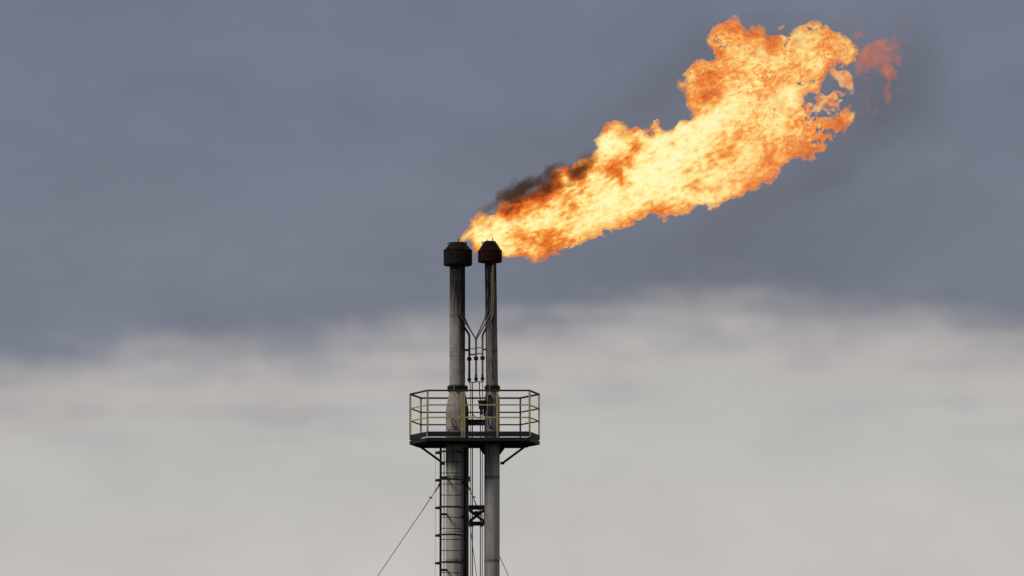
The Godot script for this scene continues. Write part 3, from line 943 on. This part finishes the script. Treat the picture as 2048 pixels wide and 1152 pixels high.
# the surface on which field = level, coloured by tint(point, spots near it) -> Color
func shell(field: PackedFloat32Array, blocks: Array, level: float, tint: Callable) -> ArrayMesh:
	var nx := f_n.x
	var ny := f_n.y
	var sx := 1
	var sy := nx
	var sz := nx * ny
	var offs := [0, sx, sy, sx + sy, sz, sx + sz, sy + sz, sx + sy + sz]
	var ids := {}
	var verts := PackedVector3Array()
	var norms := PackedVector3Array()
	var cols := PackedColorArray()
	var index := PackedInt32Array()
	for b in blocks:
		var spots := near(f_spots, f_lo + Vector3(b.x + 4, b.y + 4, 0) * CELL)
		for k in range(b.z, mini(b.z + 8, f_n.z - 1)):
			for j in range(b.y, mini(b.y + 8, ny - 1)):
				var row := k * sz + j * sy
				for i in range(b.x, mini(b.x + 8, nx - 1)):
					var c := row + i
					var v0 := field[c] - level
					var v1 := field[c + 1] - level
					var v2 := field[c + sy] - level
					var v3 := field[c + sy + 1] - level
					var v4 := field[c + sz] - level
					var v5 := field[c + sz + 1] - level
					var v6 := field[c + sz + sy] - level
					var v7 := field[c + sz + sy + 1] - level
					var m := (1 if v0 > 0 else 0) + (1 if v1 > 0 else 0) + (1 if v2 > 0 else 0) + (1 if v3 > 0 else 0) + (1 if v4 > 0 else 0) + (1 if v5 > 0 else 0) + (1 if v6 > 0 else 0) + (1 if v7 > 0 else 0)
					if m == 0 or m == 8:
						continue
					var p := Vector3.ZERO
					var n := 0
					if (v0 > 0) != (v1 > 0):
						p += Vector3(v0 / (v0 - v1), 0, 0); n += 1
					if (v2 > 0) != (v3 > 0):
						p += Vector3(v2 / (v2 - v3), 1, 0); n += 1
					if (v4 > 0) != (v5 > 0):
						p += Vector3(v4 / (v4 - v5), 0, 1); n += 1
					if (v6 > 0) != (v7 > 0):
						p += Vector3(v6 / (v6 - v7), 1, 1); n += 1
					if (v0 > 0) != (v2 > 0):
						p += Vector3(0, v0 / (v0 - v2), 0); n += 1
					if (v1 > 0) != (v3 > 0):
						p += Vector3(1, v1 / (v1 - v3), 0); n += 1
					if (v4 > 0) != (v6 > 0):
						p += Vector3(0, v4 / (v4 - v6), 1); n += 1
					if (v5 > 0) != (v7 > 0):
						p += Vector3(1, v5 / (v5 - v7), 1); n += 1
					if (v0 > 0) != (v4 > 0):
						p += Vector3(0, 0, v0 / (v0 - v4)); n += 1
					if (v1 > 0) != (v5 > 0):
						p += Vector3(1, 0, v1 / (v1 - v5)); n += 1
					if (v2 > 0) != (v6 > 0):
						p += Vector3(0, 1, v2 / (v2 - v6)); n += 1
					if (v3 > 0) != (v7 > 0):
						p += Vector3(1, 1, v3 / (v3 - v7)); n += 1
					var w := f_lo + (Vector3(i, j, k) + p / n) * CELL
					ids[c] = verts.size()
					verts.append(w)
					var g := Vector3(v0 + v2 + v4 + v6 - v1 - v3 - v5 - v7, v0 + v1 + v4 + v5 - v2 - v3 - v6 - v7, v0 + v1 + v2 + v3 - v4 - v5 - v6 - v7)
					norms.append(g.normalized())
					cols.append(tint.call(w, spots))
	var steps := [[sx, sy, sz], [sy, sz, sx], [sz, sx, sy]]
	for c in ids:
		for s in steps:
			var a := field[c] > level
			if a == (field[c + s[0]] > level):
				continue
			if not (ids.has(c - s[1]) and ids.has(c - s[2]) and ids.has(c - s[1] - s[2])):
				continue
			var q0: int = ids[c]
			var q1: int = ids[c - s[1]]
			var q2: int = ids[c - s[1] - s[2]]
			var q3: int = ids[c - s[2]]
			if a:
				index.append_array(PackedInt32Array([q0, q2, q1, q0, q3, q2]))
			else:
				index.append_array(PackedInt32Array([q0, q1, q2, q0, q2, q3]))
	var arrays := []
	arrays.resize(Mesh.ARRAY_MAX)
	arrays[Mesh.ARRAY_VERTEX] = verts
	arrays[Mesh.ARRAY_NORMAL] = norms
	arrays[Mesh.ARRAY_COLOR] = cols
	arrays[Mesh.ARRAY_INDEX] = index
	var mesh := ArrayMesh.new()
	mesh.add_surface_from_arrays(Mesh.PRIMITIVE_TRIANGLES, arrays)
	return mesh

func flame_material(called: String) -> StandardMaterial3D:
	var m := StandardMaterial3D.new()
	m.resource_name = called
	m.shading_mode = BaseMaterial3D.SHADING_MODE_UNSHADED
	m.transparency = BaseMaterial3D.TRANSPARENCY_ALPHA
	m.vertex_color_use_as_albedo = true
	m.roughness = 1.0
	m.cull_mode = BaseMaterial3D.CULL_DISABLED
	return m

func flame() -> void:
	n_shape = noise(301, 0.75, 3)
	n_puff = noise(303, 1.5, 3, FastNoiseLite.FRACTAL_RIDGED)
	n_fine = noise(305, 3.8, 4)
	n_fine.fractal_gain = 0.58
	for n in [n_puff, n_fine]:
		n.domain_warp_enabled = true
		n.domain_warp_amplitude = 0.22
		n.domain_warp_frequency = 1.3
		n.domain_warp_fractal_type = FastNoiseLite.DOMAIN_WARP_FRACTAL_NONE
	n_heat = noise(307, 0.85, 5)
	n_heat.fractal_gain = 0.55
	n_heat.domain_warp_enabled = true
	n_heat.domain_warp_amplitude = 0.3
	n_heat.domain_warp_frequency = 1.5
	n_lick = noise(309, 6.6, 3)
	n_lick.domain_warp_enabled = true
	n_lick.domain_warp_amplitude = 0.12
	n_lick.domain_warp_frequency = 3.0
	for i in range(0, OUTLINE.size(), 2):
		f_poly.append(plane(OUTLINE[i], OUTLINE[i + 1]))
	for e in SPOTS:
		var r: float = e[2] / 80.0
		f_spots.append([plane(e[0], e[1]), r * r, e[3]])
	for h in HOLES:
		f_holes.append([plane(h[0], h[1]), Vector2(h[2], h[3]) / 80.0, h[4]])
	var lo := plane(905, 535)
	var hi := plane(1730, 22)
	f_lo = Vector3(lo.x, lo.y, -1.9)
	f_n = Vector3i(int((hi.x - lo.x) / CELL), int((hi.y - lo.y) / CELL), int(3.8 / CELL))
	f_sw = int((hi.x - lo.x) / COARSE) + 3
	f_sh = int((hi.y - lo.y) / COARSE) + 3
	f_sdf.resize(f_sw * f_sh)
	for j in f_sh:
		for i in f_sw:
			f_sdf[j * f_sw + i] = sd(f_poly, Vector2(lo.x + i * COARSE, lo.y + j * COARSE))
	var field := PackedFloat32Array()
	field.resize(f_n.x * f_n.y * f_n.z)
	field.fill(-1.0)
	var blocks := []
	var sz := f_n.x * f_n.y
	var count := 0
	for bz in range(0, f_n.z, 8):
		for by in range(0, f_n.y, 8):
			for bx in range(0, f_n.x, 8):
				var c := f_lo + Vector3(bx + 4, by + 4, bz + 4) * CELL
				var f0 := body(c.x, c.y, c.z)
				if f0 < -0.45:
					continue
				var holes := near(f_holes, c)
				var solid := f0 > 0.6 and holes.is_empty()
				if not solid:
					blocks.append(Vector3i(bx, by, bz))
				for k in range(bz, mini(bz + 8, f_n.z)):
					for j in range(by, mini(by + 8, f_n.y)):
						for i in range(bx, mini(bx + 8, f_n.x)):
							if solid:
								field[k * sz + j * f_n.x + i] = 1.0
								continue
							var p := f_lo + Vector3(i, j, k) * CELL
							var b0 := body(p.x, p.y, p.z)
							if b0 > 0.5 and holes.is_empty():
								field[k * sz + j * f_n.x + i] = 0.5
							elif b0 > -0.32:
								count += 1
								field[k * sz + j * f_n.x + i] = density(p.x, p.y, p.z, b0, holes)
	var base := at(935, 470, -0.3)
	var t := thing("flame", "huge orange and yellow flame blown to the right from the two burner heads", "flame", base)
	# towards the far end the sheets of fire grow thin and the sky shows through between them
	var thin := func(p: Vector3) -> float:
		return smoothstep(0.5, 0.8, along(p.x)) * smoothstep(0.0, 0.3, n_heat.get_noise_3d(p.x * 2.2 + 7.0, p.y * 1.5, p.z * 0.4) + 0.4 * n_lick.get_noise_3d(p.x, p.y, p.z * 0.5))
	var outer := func(p: Vector3, spots: Array) -> Color:
		var q := glow_colour(heat(p, 0.22, spots)).lerp(lin(248, 180, 132), lerpf(0.14, 0.32, smoothstep(0.3, 0.7, along(p.x))))
		q.a = clampf(0.26 + n_lick.get_noise_3d(p.x * 0.8, p.y * 0.8, p.z) * 0.75, 0.05, 0.8) * (1.0 - 0.45 * thin.call(p))
		return q
	var middle_ := func(p: Vector3, spots: Array) -> Color:
		var q := glow_colour(heat(p, 0.14, spots))
		q.a = clampf(0.54 + n_lick.get_noise_3d(p.x * 0.9, p.y * 0.9, p.z + 3.0) * 0.7, 0.15, 0.9) * (1.0 - 0.5 * thin.call(p))
		return q
	var core := func(p: Vector3, spots: Array) -> Color:
		var q := glow_colour(heat(p, 0.0, spots)).lerp(lin(252, 186, 122), 0.3 * smoothstep(0.5, 0.75, along(p.x)))
		q.a = 1.0 - 0.5 * thin.call(p)
		return q
	var m := flame_material("burning gas")
	for e in [["flame_fringe", -0.03, outer], ["flame_tongues", 0.03, middle_], ["flame_core", 0.1, core]]:
		var o := MeshInstance3D.new()
		o.name = e[0]
		o.mesh = shell(field, blocks, e[1], e[2])
		o.material_override = m
		t.add_child(o)
		o.position = -base
	wisp(t, base, m, [[1768, 86, 30, 7, 1.0], [1752, 100, 26, 8, 0.9], [1738, 116, 22, 10, 1.0], [1718, 108, 16, 14, 0.6], [1772, 122, 10, 22, 1.0], [1774, 144, 8, 14, 1.0], [1790, 108, 8, 20, 0.5], [1776, 176, 7, 24, 0.5], [1722, 136, 14, 12, 0.5], [1712, 62, 8, 10, 0.4], [1706, 80, 5, 8, 0.5], [1736, 205, 3, 2.5, 0.9]],
		[1690, 230, 1822, 40], [[-0.2, 0.04], [-0.06, 0.055], [0.1, 0.08], [0.3, 0.11]], lin(206, 96, 58), lin(240, 132, 80), "torn_off_wisp")
	wisp(t, base, m, [[1666, 150, 6, 8, 0.9], [1676, 146, 9, 7, 1.2], [1688, 146, 10, 8, 1.3], [1692, 158, 8, 10, 1.3], [1698, 168, 8, 8, 1.3], [1704, 176, 10, 5, 1.2], [1690, 180, 8, 5, 1.0], [1674, 186, 10, 5, 1.2], [1662, 194, 9, 5, 1.1], [1648, 196, 9, 6, 1.2], [1634, 201, 10, 6, 1.2], [1622, 208, 8, 6, 1.2], [1664, 204, 10, 8, 1.2], [1652, 214, 10, 8, 1.2], [1676, 208, 6, 4, 0.9], [1640, 216, 12, 8, 1.2], [1700, 212, 4, 5, 0.9], [1686, 128, 5, 5, 0.9]],
		[1605, 235, 1730, 115], [[0.1, 0.1], [0.24, 0.16], [0.4, 0.26], [0.6, 0.42]], lin(232, 116, 60), lin(255, 204, 134), "curling_tongue")
	var lamp := OmniLight3D.new()
	lamp.name = "flame_light"
	lamp.light_color = Color(1.0, 0.6, 0.25)
	lamp.light_energy = 0.7
	lamp.light_size = 0.5
	lamp.omni_range = 60.0
	lamp.omni_attenuation = 2.0
	lamp.shadow_enabled = true
	t.add_child(lamp)
	lamp.position = at(1180, 500, 0.4) - base

# the last red shreds of flame that have torn off at the far end
func wisp(t: Node3D, base: Vector3, m: StandardMaterial3D, blobs: Array, box: Array, levels: Array, dull: Color, bright: Color, called: String, zc := -0.1) -> void:
	for b in blobs:
		b[0] = plane(b[0], b[1])
		b[1] = Vector2(b[2], b[3]) / 80.0
	var lo := plane(box[0], box[1])
	var hi := plane(box[2], box[3])
	f_lo = Vector3(lo.x, lo.y, zc - 0.62)
	f_n = Vector3i(int((hi.x - lo.x) / CELL), int((hi.y - lo.y) / CELL), int(1.2 / CELL))
	var field := PackedFloat32Array()
	field.resize(f_n.x * f_n.y * f_n.z)
	var blocks := []
	for k in range(0, f_n.z, 8):
		for j in range(0, f_n.y, 8):
			for i in range(0, f_n.x, 8):
				blocks.append(Vector3i(i, j, k))
	for k in f_n.z:
		for j in f_n.y:
			for i in f_n.x:
				var p := f_lo + Vector3(i, j, k) * CELL
				var q := Vector2(p.x + n_shape.get_noise_3d(p.x * 3.0, p.y * 3.0, p.z) * 0.3, p.y + n_shape.get_noise_3d(p.x * 3.0, p.y * 3.0, p.z + 30.0) * 0.3)
				var f := -0.62
				for b in blobs:
					var e: Vector2 = (q - b[0]) / b[1]
					var l := e.length_squared() + pow((p.z - zc) / 0.35, 2.0)
					if l < 6.0:
						f += b[4] * exp(-l)
				field[(k * f_n.y + j) * f_n.x + i] = f + n_fine.get_noise_3d(p.x * 0.8 + p.y * 0.3, p.y, p.z) * 0.75 + n_shape.get_noise_3d(p.x * 4.0, p.y * 4.0, p.z * 2.0) * 0.4
	var tint := func(strength: float) -> Callable:
		return func(p: Vector3, spots: Array) -> Color:
			var q := dull.lerp(bright, clampf(0.5 + n_heat.get_noise_3d(p.x * 4.0, p.y * 4.0, p.z) * 1.3 + 0.5 * n_lick.get_noise_3d(p.x, p.y, p.z), 0.0, 1.0))
			q.a = strength * clampf(0.75 + n_heat.get_noise_3d(p.x * 2.0, p.y * 2.0, p.z + 9.0), 0.2, 1.0)
			return q
	for e in levels:
		var o := MeshInstance3D.new()
		o.name = numbered(called, t)
		o.mesh = shell(field, blocks, e[0], tint.call(e[1]))
		o.material_override = m
		t.add_child(o)
		o.position = -base

# ------------------------------------------------------------------ smoke
func smoke() -> void:
	var soot := FogMaterial.new()
	soot.albedo = Color(0.3, 0.19, 0.11).linear_to_srgb()
	soot.density = 1.75
	var thin := FogMaterial.new()
	thin.albedo = Color(0.3, 0.2, 0.13).linear_to_srgb()
	thin.density = 0.55
	var faint := FogMaterial.new()
	faint.albedo = Color(0.2, 0.19, 0.18).linear_to_srgb()
	faint.density = 0.022
	var rng := RandomNumberGenerator.new()
	rng.seed = 77
	var base := at(1060, 370, 0.0)
	var t := thing("smoke", "brown black smoke curling off the upper left edge of the flame", "smoke", base)
	var puffs := [[958, 424, 7, 0.4], [972, 417, 8, 0.5], [988, 408, 10, 0.6], [1000, 400, 11, 0.8], [1013, 391, 13, 1.0], [1024, 384, 13, 1.0], [1036, 377, 13, 1.0], [1034, 364, 8, 0.8], [1028, 359, 6, 0.6], [1048, 370, 13, 1.0], [1060, 366, 12, 1.0], [1072, 358, 11, 0.9], [1076, 349, 8, 0.8], [1086, 352, 12, 1.0], [1098, 344, 11, 1.0], [1104, 333, 8, 0.7], [1116, 328, 7, 0.6], [1126, 326, 6, 0.4], [1110, 352, 12, 0.8], [1140, 338, 9, 0.8], [1152, 344, 11, 0.9], [1160, 330, 9, 0.8], [1170, 312, 10, 0.8], [1182, 306, 9, 0.7], [1176, 322, 10, 0.9], [1090, 368, 10, 0.6], [1098, 376, 12, 0.9], [1112, 366, 12, 1.0], [1064, 384, 12, 0.9], [1150, 352, 12, 1.0], [1160, 344, 13, 1.0], [1176, 332, 10, 0.8], [1040, 394, 12, 0.7]]
	for p in puffs:
		var r: float = p[2]
		for k in 5:
			var o := FogVolume.new()
			o.name = numbered("smoke_puff", t)
			o.shape = RenderingServer.FOG_VOLUME_SHAPE_ELLIPSOID
			o.material = soot if rng.randf() < p[3] * 0.55 else thin
			var w := rng.randf_range(0.5, 1.25) * r / 80.0 * 2.0
			o.size = Vector3(w * rng.randf_range(1.0, 1.7), w * rng.randf_range(0.7, 1.1), w * rng.randf_range(0.8, 1.3))
			o.rotation_degrees = Vector3(0, 0, rng.randf_range(0, 60))
			t.add_child(o)
			o.position = at(p[0] + rng.randfn(0.0, 0.55) * r, p[1] + rng.randfn(0.0, 0.5) * r + 3.5, rng.randf_range(-0.35, 0.6)) - base
	# a thin veil of soot round the flame's upper side and beyond its far end
	var veils := [[1250, 215, 2.6, 1.1, 25], [1330, 190, 2.2, 1.5, 30], [1420, 120, 1.4, 2.4, 10], [1560, 70, 3.6, 1.2, 0], [1760, 150, 2.6, 2.4, 20], [1740, 220, 2.4, 1.6, 30], [1830, 190, 2.0, 2.6, 0], [1700, 330, 2.6, 1.0, 35], [1840, 80, 1.6, 1.8, 0], [1500, 430, 4.6, 1.2, 25]]
	for v in veils:
		for k in 3:
			var o := FogVolume.new()
			o.name = numbered("soot_veil", t)
			o.shape = RenderingServer.FOG_VOLUME_SHAPE_ELLIPSOID
			o.material = faint
			o.size = Vector3(v[2], v[3], 2.0) * (0.65 + 0.35 * k)
			o.rotation_degrees = Vector3(0, 0, v[4])
			t.add_child(o)
			o.position = at(v[0] + rng.randfn(0.0, 12.0), v[1] + rng.randfn(0.0, 12.0), rng.randf_range(-0.6, 0.0)) - base
